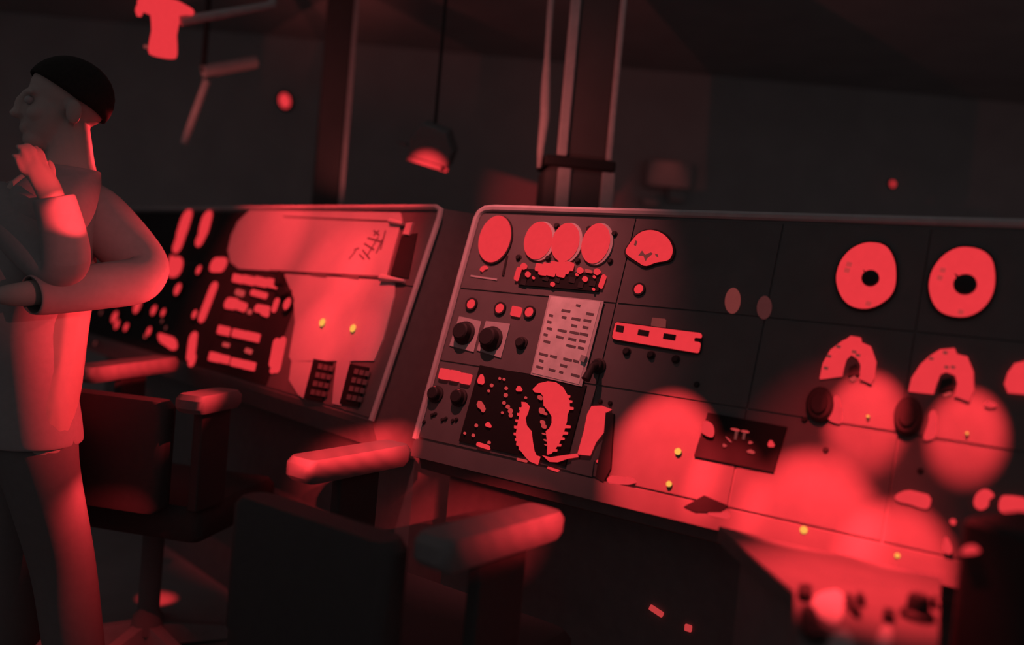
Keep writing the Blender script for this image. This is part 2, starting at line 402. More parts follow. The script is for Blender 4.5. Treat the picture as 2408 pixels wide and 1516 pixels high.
# left toothed ladder
L1 = [(1232, 947), (1242, 948), (1250, 957), (1246, 972), (1240, 985), (1243, 1002), (1254, 1015), (1257, 1040), (1261, 1062), (1266, 1072), (1275, 1075), (1269, 1094), (1252, 1087), (1243, 1078), (1229, 1060), (1221, 1042), (1219, 1022), (1222, 1005), (1226, 985), (1228, 968), (1233, 958)]
bl('ladder_scale', L1)
for x, y in ((1230, 963), (1225, 976), (1221, 991), (1218, 1006), (1217, 1022), (1220, 1035), (1223, 1046), (1229, 1057)):
    bl('rung', [(x-3, y-3), (x+10, y-2), (x+9, y+3), (x-3, y+3)])
# right banana-shaped ladder
L2 = [(1258, 918), (1272, 904), (1294, 899), (1312, 901), (1328, 912), (1338, 930), (1343, 945), (1344, 962), (1338, 978), (1337, 992), (1331, 1013), (1325, 1030), (1318, 1045), (1309, 1058), (1300, 1068), (1292, 1070), (1293, 1052), (1291, 1030), (1289, 1016), (1297, 1010), (1303, 997), (1303, 982), (1296, 970), (1284, 956), (1283, 935), (1277, 926), (1262, 924)]
bl('ladder_scale', L2)
for x, y in ((1343, 934), (1348, 946), (1351, 962), (1344, 1005), (1338, 1020), (1330, 1033), (1322, 1048), (1313, 1060)):
    bl('rung', [(x-12, y-4), (x+2, y-2), (x+1, y+3), (x-13, y+3)])
for x, y, w, h in ((1275, 937, 5, 6), (1279, 968, 6, 8), (1286, 974, 5, 4), (1281, 995, 5, 6), (1284, 1004, 5, 6), (1284, 1022, 4, 3), (1288, 1037, 4, 3), (1290, 1048, 4, 3)):
    bl('rung', [(x-w, y-h), (x+w, y-h+2), (x+w, y+h), (x-w, y+h-2)], E_REDM, n=1)
# lit scale strip with its curved tail, and the dark bracket right of it
plate('lit_scale_strip', PR, [(1396, 957), (1420, 956), (1441, 964), (1427, 971), (1424, 1015), (1404, 1040), (1390, 1072), (1363, 1069), (1378, 1015), (1386, 975)], E_RED, RC, TH, .012)
plate('lit_tail', PR, [(1280, 1072), (1300, 1077), (1330, 1072), (1362, 1068), (1364, 1076), (1338, 1080), (1315, 1088), (1297, 1087)], E_RED, RC, .008, .012)
plate('bracket', PR, [(1429, 972), (1448, 975), (1440, 1105), (1424, 1135), (1405, 1125), (1412, 1080), (1424, 1030)], M_BLACK, RC, TH, .012)
for x, y, r in ((1378, 1089, 5), (1408, 1085, 4)): lamp(PR, x, y, r, E_RED, RC, 'tiny_lamp')
for x, y in ((1414, 945), (1437, 949), (1430, 1115)): knob(PR, x, y, 6, RC, name='adjusting_screw')
plate('meter_plate', PR, [(1348, 1080), (1400, 1085), (1395, 1122), (1345, 1110)], M_PANEL, RC, TH, .008)
# dark box with lit marks
db = plate('tank_plate', PR, [(1668, 972), (1853, 1006), (1822, 1112), (1635, 1074)], M_PLATE, RC, TH, .010)
for q in ([(1816, 1033), (1828, 1053), (1806, 1053)], [(1724, 1008), (1744, 1012), (1742, 1017), (1722, 1013)], [(1748, 1013), (1766, 1016), (1764, 1021), (1746, 1018)], [(1709, 1028), (1714, 1030), (1725, 1041), (1721, 1043)], [(1704, 1044), (1715, 1050), (1704, 1055)], [(1766, 1038), (1776, 1043), (1763, 1047)], [(1768, 1058), (1779, 1064), (1776, 1070), (1757, 1065)]):
    plate('lit_mark', PR, q, E_REDM if q[0][0] < 1800 else E_RED, db, .010, .014, 0, 1)
for x in (1733, 1752): plate('lit_mark', PR, [(x, 1016), (x+6, 1017), (x+2, 1036), (x-3, 1035)], E_DIM, db, .010, .013)
blob('lit_knob', PR, [(1664, 990), (1682, 1000), (1684, 1025), (1676, 1032), (1655, 1022), (1655, 1008)], E_RED, RC, .020)
wp = plate('wedge_plate', PR, [(1612, 1193), (1660, 1166), (1716, 1190), (1700, 1206), (1640, 1206)], M_PLATE, RC, TH, .012)
lamp(PR, 1658, 1182, 7, E_RED, wp, 'tiny_lamp')
capsule('lit_bar', PR, (1676, 1206), (1712, 1213), 9, E_RED, RC)
plate('lit_bar', PR, [(1430, 1128), (1440, 1119), (1490, 1124), (1500, 1135), (1480, 1140), (1436, 1138)], E_RED, RC, TH, .010, .004)
# ring dials
def ringdial(px, py, pts, hx, hy, hr):
    g = plate('ring_gauge', PR, [(px+(x-px)*1.07, py+(y-py)*1.07) for x, y in pts], M_BLACK, RC, TH, .010, 0, 2)
    plate('dial_face', PR, pts, E_RED, g, .010, .014, 0, 2)
    M = ctr(PR, hx, hy, .014); r = rad(PR, hx, hy, hr)
    obj('hub', MB().lathe([(r, 0), (r, .008), (r*.7, .012)], 24), M_BLACK, g, M, True)
    a = obj('needle', MB().prism([(-r*.35, r*.4), (0, r*1.55), (r*.2, r*.4)], 0, .003), M_BLACK, g, M @ Matrix.Rotation(.75, 4, 'Z'))
    return g
ringdial(2040, 652, [(2048, 574), (2085, 580), (2106, 612), (2110, 655), (2104, 690), (2082, 714), (2045, 731), (2005, 726), (1980, 704), (1967, 664), (1975, 625), (1996, 596), (2022, 580)], 2050, 661, 18)
ringdial(2263, 669, [(2268, 585), (2310, 592), (2336, 615), (2342, 660), (2335, 700), (2310, 733), (2272, 751), (2225, 745), (2198, 725), (2184, 685), (2190, 645), (2212, 612), (2240, 592)], 2271, 676, 23)
# tick notches on the ring dials
for x, y in ((2001, 626), (1996, 640), (2220, 640), (2213, 658), (2262, 738), (2046, 718)):
    plate('scale_mark', PR, rectpx(x-6, y-5, x+6, y+5), E_REDM, RC, .014, .0155)
# arch dials
A1 = [(1930, 893), (1937, 858), (1955, 826), (1983, 805), (1994, 800), (2003, 793), (2026, 797), (2028, 808), (2050, 818), (2062, 852), (2058, 888), (2050, 905), (2024, 893), (2026, 862), (2018, 846), (2003, 836), (1992, 846), (1986, 866), (1982, 886)]
A2 = [(2138, 922), (2145, 892), (2166, 860), (2188, 840), (2212, 825), (2246, 822), (2252, 836), (2276, 842), (2290, 876), (2291, 918), (2280, 946), (2246, 933), (2252, 904), (2246, 884), (2225, 876), (2212, 882), (2203, 905), (2196, 928)]
for q in (A1, A2):
    plate('arch_gauge', PR, q, E_RED, RC, TH, .012)
for q in ([(2000, 866), (2016, 858), (2022, 884), (1996, 886)], [(2214, 896), (2240, 890), (2244, 916), (2208, 924)]):
    plate('arch_window', PR, q, M_BLACK, RC, TH, .010)
for x, y in ((1975, 818), (1953, 840), (1946, 868), (2012, 830), (2021, 838), (2192, 846), (2225, 832), (2228, 866), (2243, 866)):
    plate('scale_mark', PR, rectpx(x-5, y-3, x+5, y+3), E_DIM, RC, .012, .0135)
plate('lit_mark', PR, [(1998, 892), (2012, 885), (2016, 894), (2004, 900)], E_REDM, RC); plate('lit_mark', PR, [(2218, 930), (2236, 922), (2238, 930), (2222, 935)], E_REDM, RC)
plate('arch_gauge', PR, [(2362, 905), (2370, 880), (2386, 858), (2420, 850), (2430, 930), (2370, 925)], E_RED, RC, TH, .012)
for x, y, a, b in ((1931, 954, 32, 41), (2137, 982, 33, 46)):
    k = plate('round_knob', PR, ellpx(x, y, a, b, .12), M_BLACK, RC, TH, .022, 0, 0, .006)
    plate('knob_cap', PR, ellpx(x, y, a*.62, b*.62, .12), M_BLACK, k, .022, .028, 0, 0, .003)
for q in ([(1946, 985), (1958, 960), (1962, 935), (1975, 930), (1985, 1000), (1960, 995)], [(2170, 1032), (2185, 1000), (2186, 968), (2205, 965), (2205, 1030), (2180, 1038)], [(2312, 955), (2322, 942), (2350, 955), (2330, 962)]):
    blob('lit_tag', PR, q, E_RED, RC)
for x, y in ((1943, 1059), (2165, 1108), (1893, 988), (1640, 905)): knob(PR, x, y, 7, RC, name='panel_screw')
for q in ([(2105, 1165), (2135, 1152), (2160, 1158), (2192, 1166), (2186, 1198), (2165, 1196), (2140, 1186), (2108, 1180)], [(2296, 1160), (2320, 1148), (2342, 1166), (2326, 1175), (2325, 1192), (2305, 1202), (2288, 1188)], [(2352, 1170), (2366, 1165), (2420, 1172), (2420, 1210), (2365, 1210), (2347, 1200)]):
    blob('lit_label', PR, q, E_RED, RC, n=1)
# little bare bulbs standing in their sockets, in the middle of the glowing pools
for x, y, r, w in ((1598, 1063, 8, 1), (1577, 1139, 7, 1), (2043, 981, 3, 1), (2275, 1021, 3, 1), (1893, 1247, 9, 1), (2112, 1307, 6, 1)):
    q = rad(PR, x, y, r); M = ctr(PR, x, y)
    s = obj('lamp_socket', MB().lathe([(q*1.0, 0), (q*1.0, .003), (q*.7, .004)], 16), M_PANEL, RC, M, True)
    obj('bulb', MB().lathe([(q*.8, .002), (q*.95, .005), (q, .007), (q*.8, .010), (q*.3, .012)], 16), E_BULB, s, M, True)
# glints low on the console front, painted as small glowing catches
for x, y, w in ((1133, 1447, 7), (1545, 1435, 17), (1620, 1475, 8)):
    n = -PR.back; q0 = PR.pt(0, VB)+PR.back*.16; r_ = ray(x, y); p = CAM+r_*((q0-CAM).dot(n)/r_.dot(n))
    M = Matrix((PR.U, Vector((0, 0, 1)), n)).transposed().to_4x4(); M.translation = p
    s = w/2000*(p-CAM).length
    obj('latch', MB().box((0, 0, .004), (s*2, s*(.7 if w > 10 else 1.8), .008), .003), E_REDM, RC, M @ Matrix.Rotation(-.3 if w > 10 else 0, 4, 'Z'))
# typed sheet held on the console
ps = empty('paper_sheet', PR.hit(1335, 800)+PR.N*.0085, 'creased typed sheet clipped upright on the right console, above the toothed ladder scales', 'paper')
pp = [(1300, 700), (1417, 713), (1366, 906), (1256, 879)]
plate('backing_board', PR, [(1296, 697), (1424, 711), (1372, 911), (1252, 883)], M_TRIM, ps, .0085, .010)
plate('sheet', PR, pp, M_PAPER, ps, .010, .011)
for i in range(11):
    for j in range(4):
        a, b = (i+.7)/12, (j+.15+random.random()*.2)/4.2
        if random.random() < .25: continue
        def at(a, b):
            l = Vector(pp[0]).lerp(Vector(pp[3]), a); r = Vector(pp[1]).lerp(Vector(pp[2]), a); return tuple(l.lerp(r, b))
        L = .08+random.random()*.12
        plate('typed_line', PR, [at(a, b), at(a+.005, b+L), at(a+.035, b+L), at(a+.03, b)], M_INK, ps, .011, .0116)
plate('clip', PR, [(1374, 838), (1386, 842), (1380, 856), (1370, 852)], M_METAL, ps, .011, .018)

# ------------------------------------------------------------------ left console
VTL, VBL = .170, -.466
LC = console(PL, 'plotting_console', 'far sloping console left of the gap, with brightly lit plotting board and lit keys', -2.5, 0, VBL, VTL, .22)
u1, u2 = PL.uv(540, 700).x, PL.uv(688, 740).x
face(PL, LC, [-2.49, u1, u2, -.008], [VBL+.006, PL.uv(640, 640).y, VTL-.012], lambda i, j: M_PANEL if i == 2 else M_DARKPANEL)
e = [PL.pt(-2.5, VTL+.003, .004), PL.pt(-.03, VTL+.003, .004), PL.pt(-.005, VTL-.006, .004), PL.pt(.0, VTL-.03, .004), PL.pt(0, VBL, .004)]
wobj('edge_trim', MB().tube(e, .009, 8), M_TRIM, LC, True)
bd = plate('plotting_board', PL, [(592, 496), (946, 502), (950, 520), (912, 657), (690, 641), (566, 634), (546, 618), (540, 590), (548, 555), (564, 522)], M_SHEET, LC, TH, .009)  # curved left outline draws the edge of the light pool
plate('pencil_line', PL, [(672, 510), (928, 521), (927, 526), (672, 513)], M_INK, bd, .009, .0098)
plate('pencil_line', PL, [(640, 636), (900, 651), (899, 656), (640, 639)], M_INK, bd, .009, .0098)
for a, b in (((884, 545), (897, 556)), ((897, 545), (884, 556)), ((870, 562), (905, 572)), ((895, 560), (868, 605)), ((862, 575), (885, 590)), ((905, 565), (890, 598)), ((858, 590), (875, 612)), ((850, 600), (862, 612)), ((912, 545), (900, 590)), ((826, 612), (842, 592)), ((838, 590), (850, 586))):
    A, B = PL.uv(*a), PL.uv(*b); c = (A+B)/2; d = B-A
    obj('pencil_mark', MB().box((0, 0, .0004), (d.length, .006, .0008)), M_INK, bd, PL.M(c.x, c.y, .009) @ Matrix.Rotation(math.atan2(d.y, d.x), 4, 'Z'))
for q in ([(738, 644), (775, 648), (772, 655), (736, 650)], [(812, 645), (852, 650), (848, 659), (808, 653)]): plate('pencil_mark', PL, q, M_INK, bd, .009, .0098)
lb = plate('lower_board', PL, [(672, 645), (912, 661), (933, 668), (931, 700), (905, 800), (884, 850), (690, 850), (684, 840), (698, 760), (694, 700)], M_SHEET, LC, TH, .008)
plate('board_strip', PL, [(690, 850), (742, 852), (736, 870), (722, 940), (706, 930), (684, 895)], M_SHEET, LC, TH, .008)
plate('board_strip', PL, [(797, 850), (828, 850), (818, 900), (806, 955), (786, 950), (790, 900)], M_SHEET, LC, TH, .008)
# straight-edge that sticks out right, its upper twin, dark window and clip
A, B = PL.uv(905, 657), PL.uv(960, 665)
wobj('ruler_tip', MB().tube([PL.pt(A.x, A.y, .014), PL.pt(B.x, B.y, .014)], [.012, .004], 8), M_SHEET, LC, True)
A, B = PL.uv(925, 524), PL.uv(956, 531)
wobj('ruler_tip', MB().tube([PL.pt(A.x, A.y, .014), PL.pt(B.x, B.y, .014)], [.009, .006], 8), M_SHEET, LC, True)
plate('dark_window', PL, [(948, 556), (985, 550), (964, 656), (922, 649)], M_BLACK, LC, TH, .007)
plate('clip', PL, [(962, 528), (977, 526), (968, 556), (954, 553)], M_TRIM, LC, TH, .012)
# keypads at the bottom
for x, y in ((757, 893), (842, 905)):
    f = plate('keypad', PL, rectpx(x-14, y-48, x+30, y+45, .2, -.26), M_PLATE, LC, TH, .009)
    for i in range(3):
        for j in range(4):
            kx, ky = x-10+i*13-(j*22-40)*.26, y-36+j*20+i*2.6
            plate('key', PL, rectpx(kx, ky, kx+9, ky+12), M_PANEL, f, .009, .013, .001)
for x, y in ((766, 761), (838, 775)):
    q = rad(PL, x, y, 8); M = ctr(PL, x, y, .008)
    s = obj('lamp_socket', MB().lathe([(q*1.0, 0), (q*1.0, .002), (q*.7, .003)], 16), M_SHEET, LC, M, True)
    obj('bulb', MB().lathe([(q*.7, .002), (q, .004), (q, .007), (q*.6, .011)], 16), E_BULB, s, M, True)
# lit keys and lamps, middle field
def lk(x0, y0, x1, y1, m=None, name='lit_key', sl=.22): plate(name, PL, rectpx(x0, y0, x1, y1, sl, -.25), m or E_RED, LC, TH, .014, .005, 0, .003)
for q in ((556, 645, 577, 664), (580, 648, 604, 668), (608, 651, 633, 672), (636, 655, 660, 676), (521, 766, 546, 786), (555, 774, 583, 793), (586, 780, 616, 800), (501, 828, 522, 849), (524, 834, 545, 853), (552, 842, 577, 861), (580, 848, 606, 868)): lk(*q)
for a, b, r, m in (((562, 688), (574, 692), 6, E_REDM), ((598, 689), (628, 697), 6, E_RED), ((531, 811), (540, 813), 4, E_REDM), ((584, 825), (593, 828), 5, E_REDM), ((540, 714), (556, 716), 11, E_RED), ((562, 718), (578, 724), 9, E_RED), ((609, 726), (632, 730), 8, E_RED), ((622, 736), (632, 740), 6, E_RED), ((655, 710), (649, 728), 7, E_RED), ((590, 734), (592, 735), 5, E_REDM), ((668, 805), (655, 866), 11, E_RED), ((654, 806), (645, 855), 9, E_RED), ((660, 850), (645, 872), 7, E_RED)):
    capsule('lit_lamp', PL, a, b, r, m, LC)
lamp(PL, 683, 717, 13, E_RED, LC)
for a, b, r in (((669, 650), (666, 672), 7), ((672, 688), (685, 692), 8)): capsule('dark_lever', PL, a, b, r, M_BLACK, LC, .03)
# left field: capsules, bars and dots seen past the elbow
capsule('lit_capsule', PL, (441, 516), (432, 546), 17, E_RED, LC); capsule('lit_capsule', PL, (428, 560), (422, 577), 15, E_RED, LC)
capsule('lit_capsule', PL, (489, 517), (484, 538), 16, E_RED, LC); capsule('lit_capsule', PL, (484, 545), (474, 565), 13, E_RED, LC)
blob('lit_cluster', PL, [(402, 612), (406, 600), (414, 606), (428, 604), (434, 618), (426, 645), (410, 655), (392, 648)], E_RED, LC, n=1)
for x, y, r in ((474, 637, 9), (426, 683, 12), (333, 723, 14), (369, 732, 10), (390, 737, 8), (278, 748, 11), (282, 765, 9), (303, 771, 8), (357, 781, 9), (348, 790, 6)): lamp(PL, x, y, r, E_RED if r > 6 else E_REDM, LC)
capsule('lit_lamp', PL, (508, 624), (526, 624), 14, E_RED, LC)
capsule('lit_bar', PL, (506, 678), (480, 745), 12, E_RED, LC); lamp(PL, 464, 741, 9, E_RED, LC)
capsule('lit_bar', PL, (458, 796), (453, 835), 13, E_RED, LC); capsule('lit_bar', PL, (456, 845), (455, 850), 11, E_RED, LC)
blob('lit_label', PL, [(376, 783), (394, 788), (416, 795), (421, 818), (410, 826), (396, 816), (378, 804)], E_RED, LC, n=1)
for x, y in ((242, 736), (228, 808), (385, 756), (394, 772)): lamp(PL, x, y, 4, E_DIM, LC, 'tiny_lamp')

# ------------------------------------------------------------------ chart desk under the right console
dz = .826
dp = [(1690, 1236), (1760, 1300), (1866, 1390), (1872, 1580), (2205, 1580), (2212, 1430), (2215, 1360), (2060, 1322), (1860, 1278)]
P2 = [on_z(x, y, dz) for x, y in dp]
dc = sum(P2, Vector())/len(P2)
DK = empty('chart_desk', (dc.x, dc.y, 0), 'low chart desk under the right console, its top lit red at bottom right', 'desk')
DM = Matrix.Translation((dc.x, dc.y, dz))
obj('desk_top', MB().prism([(p.x-dc.x, p.y-dc.y) for p in P2], -.03, 0, .004), M_PANEL, DK, DM)
obj('pedestal', MB().prism([((p.x-dc.x)*.75, (p.y-dc.y)*.75) for p in P2], -dz, -.03), M_BODY, DK, DM)
def deskpoly(pts, h, m, name, par, sm=1):
    q = [on_z(x, y, dz) for x, y in pts]; c = sum(q, Vector())/len(q)
    o = [Vector((p.x-c.x, p.y-c.y)) for p in q]
    if sm: o = chaikin(o, sm)
    return obj(name, MB().prism(o, 0, h), m, par, Matrix.Translation((c.x, c.y, dz)))
for k, (q, lab) in enumerate((([(1918, 1395), (1982, 1385), (1985, 1440), (1968, 1478), (1928, 1455), (1905, 1430)], 'pale curled slip lying on the left part of the chart desk'),
            ([(1960, 1490), (1985, 1478), (2006, 1500), (2010, 1540), (1935, 1540)], 'pale scrap at the bottom edge of the chart desk, left of another scrap'),
            ([(2066, 1480), (2090, 1472), (2100, 1490), (2090, 1540), (2058, 1540)], 'narrow pale scrap near the bottom edge, below the round black knob'))):
    o = deskpoly(q, .002, M_SLIP, 'paper_slip', None); tag(o, lab, 'paper', 'paper slips on the chart desk')
for q in ([(1876, 1388), (1910, 1392), (1905, 1418), (1875, 1412)], [(1986, 1412), (2000, 1412), (2026, 1450), (2015, 1458), (1990, 1432)], [(2010, 1410), (2022, 1408), (2036, 1424), (2028, 1430)], [(2076, 1444), (2104, 1452), (2100, 1466), (2074, 1462)], [(1880, 1440), (1916, 1444), (1925, 1490), (1950, 1500), (1925, 1520), (1885, 1500)], [(2190, 1415), (2203, 1422), (2198, 1434), (2186, 1428)]):
    deskpoly(q, .012, M_BLACK, 'switch_block', DK)
kp = on_z(2156, 1452, dz); kr = 33/2000*(kp-CAM).length
o = obj('desk_knob', MB().lathe([(kr, 0), (kr, .008), (kr*.7, .012), (kr*.62, .03), (kr*.5, .034)], 24), M_BLACK, DK, Matrix.Translation(kp), True)
# dark locker in the lower right corner
a, b = W(2262, 1215, 1.22), W(2470, 1240, 1.12)
d = (b-a); d.z = 0; L = d.length; ex = d.normalized(); ey = Vector((-ex.y, ex.x, 0))
LK = empty('equipment_locker', (a+ex*L/2+ey*.08)*1 - Vector((0, 0, a.z)), 'matt black box in the lower right corner with two lit caps', 'box')
zt = a.z
LKM = Matrix((ex, ey, Vector((0, 0, 1)))).transposed().to_4x4(); LKM.translation = a+ex*L/2+ey*.08-Vector((0, 0, zt))
obj('body', MB().box((0, 0, zt/2), (L, .16, zt), .012), M_BLACK, LK, LKM)
def onlk(x, y):
    n = -ey; q0 = a; r_ = ray(x, y); p = CAM+r_*((q0-CAM).dot(n)/r_.dot(n)); return p
for pts in ([(2262, 1296), (2274, 1282), (2292, 1280), (2306, 1294), (2300, 1300), (2268, 1304)],):
    q = [onlk(*p) for p in pts]; c = sum(q, Vector())/len(q)
    M = Matrix((ex, Vector((0, 0, 1)), -ey)).transposed().to_4x4(); M.translation = c
    obj('lit_cap', MB().prism(chaikin([((p-c).dot(ex), (p-c).z) for p in q], 1), -.002, .004), E_RED, LK, M)
blob('lit_tag', PR, [(2224, 1262), (2232, 1268), (2242, 1295), (2232, 1306), (2218, 1296)], E_RED, RC, .02, 1)
blob('lit_tag', PR, [(2235, 1223), (2250, 1222), (2247, 1236), (2236, 1234)], E_RED, RC, .02, 1)

# ------------------------------------------------------------------ chairs
def chair(label, z, arms, seatz, spin, thick):
    """arms: ((rear, front) pixels of the left pad, same of the right pad); all at height z"""
    P = [[on_z(*q, z) for q in arm] for arm in arms]
    c = sum((p for arm in P for p in arm), Vector())/4
    f = ((P[0][1]-P[0][0]).normalized()+(P[1][1]-P[1][0]).normalized()).normalized(); s = Vector((f.y, -f.x, 0))
    root = empty('operator_chair', (c.x, c.y, 0), label, 'chair', 'operator chairs before the consoles', math.atan2(f.y, f.x)-math.pi/2)
    halfw = abs((P[1][0]-c).dot(s))
    RM = MWORLD[root.name]
    L = (P[0][1]-P[0][0]).length
    w = .085
    for arm in P:
        r0, r1 = arm; d = (r1-r0).normalized(); m_ = (r0+r1)/2
        M = Matrix((Vector((d.y, -d.x, 0)), d, Vector((0, 0, 1)))).transposed().to_4x4(); M.translation = m_
        pad = obj('armrest', MB().box((0, 0, -thick/2), (w, (r1-r0).length, thick), .022), M_ARM, root, M, True)
        obj('arm_support', MB().box((0, .02, -thick-(z-thick-seatz)/2), (.03, .14, z-thick-seatz), .006), M_VINYL, pad, M)
    obj('seat', MB().box((0, 0, seatz-.05), (halfw*2+.03, .46, .10), .03), M_VINYL, root, RM, True)
    obj('backrest', MB().box((0, -.27, (seatz+z-.04)/2), (halfw*1.5, .07, z-.02-seatz), .03), M_VINYL, root, RM, True)
    obj('pedestal', MB().lathe([(.05, .07), (.045, .12), (.032, .14), (.032, seatz-.1), (.09, seatz-.1)], 20), M_POST, root, RM, True)
    if spin is None:      # one foot points at the lit spot on the deck
        v = RM.inverted() @ on_z(372, 1392, .02); spin = math.atan2(v.y, v.x)
    for k in range(5):
        a = k*2*math.pi/5+spin
        leg = MB().hexa([Vector(v) for v in ((.03, -.025, .03), (.31, -.018, 0), (.31, .018, 0), (.03, .025, .03), (.03, -.02, .10), (.31, -.012, .035), (.31, .012, .035), (.03, .02, .10))])
        obj('foot', leg, M_METAL, root, RM @ Matrix.Rotation(a, 4, 'Z'))
    return root
chair('near operator chair with two pale arm pads, seat between the bright pads, before the gap', .82, (((698, 1078), (944, 1037)), ((1008, 1264), (1296, 1188))), .52, .55, .055)
chair('far operator chair beside the standing person, pale arm pad under the lit keys', .88, (((186, 862), (400, 836)), ((440, 930), (545, 912))), .55, None, .05)
# added unseen spots that brighten the arm pads
for i in range(6):
    t = i/5; p = on_z(712+218*t, 1077-29*t, .80); spot('fill_arm', p+Vector((.05, -.6, .2)), p, .085, .62, .15, 1)
for i, lv in enumerate((.1, .16, .3, .5, .6, .7)):
    t = i/5; p = on_z(1110+175*t, 1262-52*t, .785); spot('fill_arm', p+Vector((.12, -.5, .2)), p, .09, lv*.58, .15, 1)
for i in range(8):
    t = i/7; p = on_z(225+160*t, 867-20*t, .858); spot('fill_arm', p+Vector((.35, -.5, .12)), p, .08, .27, .15, 1)
p = on_z(375, 1392, .03); spot('fill_foot', p+Vector((.10, -.12, .3)), p, .075, .6, .28, 1)  # unseen spot added to brighten the chair foot

# ------------------------------------------------------------------ overhead gear, posts, wall boxes
def vpost(x0, x1, y0, y1, z): return W((x0+x1)/2, (y0+y1)/2, z), (x1-x0)/F*z
# far post
p, w = vpost(742, 818, 300, 300, 3.95)
t = empty('deck_post', (p.x, p.y, 0), 'dim square post behind the far console, left of the overhead box', 'post')
MP = Matrix.Translation((p.x, p.y, 0)) @ Matrix.Rotation(.25, 4, 'Z')
obj('shaft', MB().box((0, 0, HC/2), (w*.85, w*.85, HC), .012), M_SHAFT, t, MP)
obj('corner_strip', MB().box((w*.44, -w*.44, HC/2), (.02, .02, HC), .004), M_TRIM, t, MP)
obj('collar', MB().box((0, 0, .06), (w*1.3, w*1.3, .12), .01), M_POST, t, MP)
# mast behind the right console
z = 3.0
p, w = vpost(1318, 1440, 250, 250, z)
t = empty('periscope_mast', (p.x, p.y, 0), 'tall mast with stepped base rising behind the right console', 'mast')
MP = Matrix.Translation((p.x, p.y, 0)) @ Matrix.Rotation(.12, 4, 'Z')
zb = on_y(1345, 404, p.y).z
obj('shaft', MB().box((0, 0, (HC+zb)/2+.02), (w*.92, w*.8, HC-zb-.04), .02), M_SHAFT, t, MP)
obj('base', MB().box((-.02, 0, zb/2), (w*1.3, w*1.05, zb), .03), M_SHAFT, t, MP)
obj('collar', MB().box((-.02, 0, zb+.018), (w*1.36, w*1.12, .036), .01), M_BLACK, t, MP)
obj('corner_strip', MB().box((-w*.46, -w*.42, (HC+zb)/2+.02), (.035, .02, HC-zb-.04), .006), M_FRAME, t, MP)
obj('corner_strip', MB().box((w*.44, -w*.42, (HC+zb)/2+.02), (.02, .02, HC-zb-.04), .006), M_TRIM, t, MP)
obj('base_strip', MB().box((-w*.40, -w*.54, zb/2), (.045, .012, zb-.01), .004), M_FRAME, t, MP)
obj('base_strip', MB().box((w*.44, -w*.54, zb/2), (.045, .012, zb-.01), .004), M_FRAME, t, MP)
# loose cable left of it
cz = 2.93
top = W(1293, 10, cz); top.z = HC
pts = [top]+[W(x, y, cz) for x, y in ((1293, 40), (1288, 120), (1284, 200), (1281, 280), (1272, 350), (1268, 395))]
end = W(1266, 404, cz); end.z = zb+.03
o = wobj('hanging_cable', MB().tube(pts, [.012, .012, .011, .017, .018, .013, .008], 10), M_FRAME, None, True); tag(o, 'thick pale cable hanging down along the left side of the mast', 'cable')
for dx in (10, 22):
    pts = [W(1283+dx*.5, 300, cz+.02), W(1275+dx, 350, cz+.02), W(1268+dx, 398, cz+.02)]
# overhead box with bright lower edge
bz = 3.15
c = W(1018, 338, bz)
t = empty('overhead_speaker', (c.x, c.y, HC), 'small tilted overhead box with bright lower edge, hung between post and mast', 'speaker')
MB_ = Matrix.Translation(c) @ cr.to_4x4() @ Matrix.Rotation(-.30, 4, 'Z') @ Matrix.Rotation(.35, 4, 'X')
k = bz/F
obj('housing', MB().prism([(-45*k, -38*k), (52*k, -38*k), (56*k, 0), (30*k, 40*k), (-30*k, 45*k), (-48*k, 5*k)], -.06, .06, .008), M_POST, t, MB_)
obj('lower_lip', MB().box((-3*k, -42*k, .035), (86*k, 11*k, .06), .004), M_ARM, t, MB_)
obj('latch', MB().box((-66*k, -16*k, .03), (26*k, 7*k, .02), .003), M_ARM, t, MB_)
obj('latch', MB().box((44*k, -46*k, .03), (20*k, 12*k, .02), .003), M_ARM, t, MB_)
hp = c+Vector((0, .02, 0))
wobj('hanger_rod', MB().tube([hp, Vector((hp.x, hp.y, HC))], .006, 8), M_BLACK, t, True)
p = W(1003, 378, bz-.07)
spot('fill_speaker', p+Vector((-.12, -.42, -.06)), p+Vector((-.01, 0, -.035)), .085, 1.1, .15, 1)  # unseen spot added to brighten the box's lower edge
# ceiling lamp at the top left
lz = 3.0; k = lz/F
c = W(386, 78, lz)
t = empty('ceiling_lamp', (c.x, c.y, HC), 'glowing red lantern hanging from the ceiling at top left', 'lamp')
ML = Matrix.Translation(c)
obj('glass', MB().lathe([(30*k, -52*k), (32*k, -44*k), (31*k, -25*k), (28*k, 0), (30*k, 20*k), (34*k, 42*k), (48*k, 48*k)], 28), E_RED, t, ML, True)
obj('rim', MB().lathe([(60*k, 48*k), (62*k, 52*k), (62*k, 62*k), (40*k, 72*k)], 28), E_RED, t, ML, True)
obj('stem', MB().lathe([(.015, 72*k), (.015, HC-c.z)], 12), M_POST, t, ML, True)
obj('side_latch', MB().box((-38*k, 0, -35*k), (16*k, .01, 8*k), .003), E_DIM, t, ML)
obj('side_hook', MB().lathe([(5*k, 34*k), (9*k, 44*k), (8*k, 56*k)], 10, (-62*k, 0, 0)), E_RED, t, ML, True)
a, b = W(425, 50, lz), W(640, 12, lz+.2)
wobj('conduit', MB().tube([a, b, Vector((b.x, b.y, HC))], .018, 10), M_FRAME, t, True)
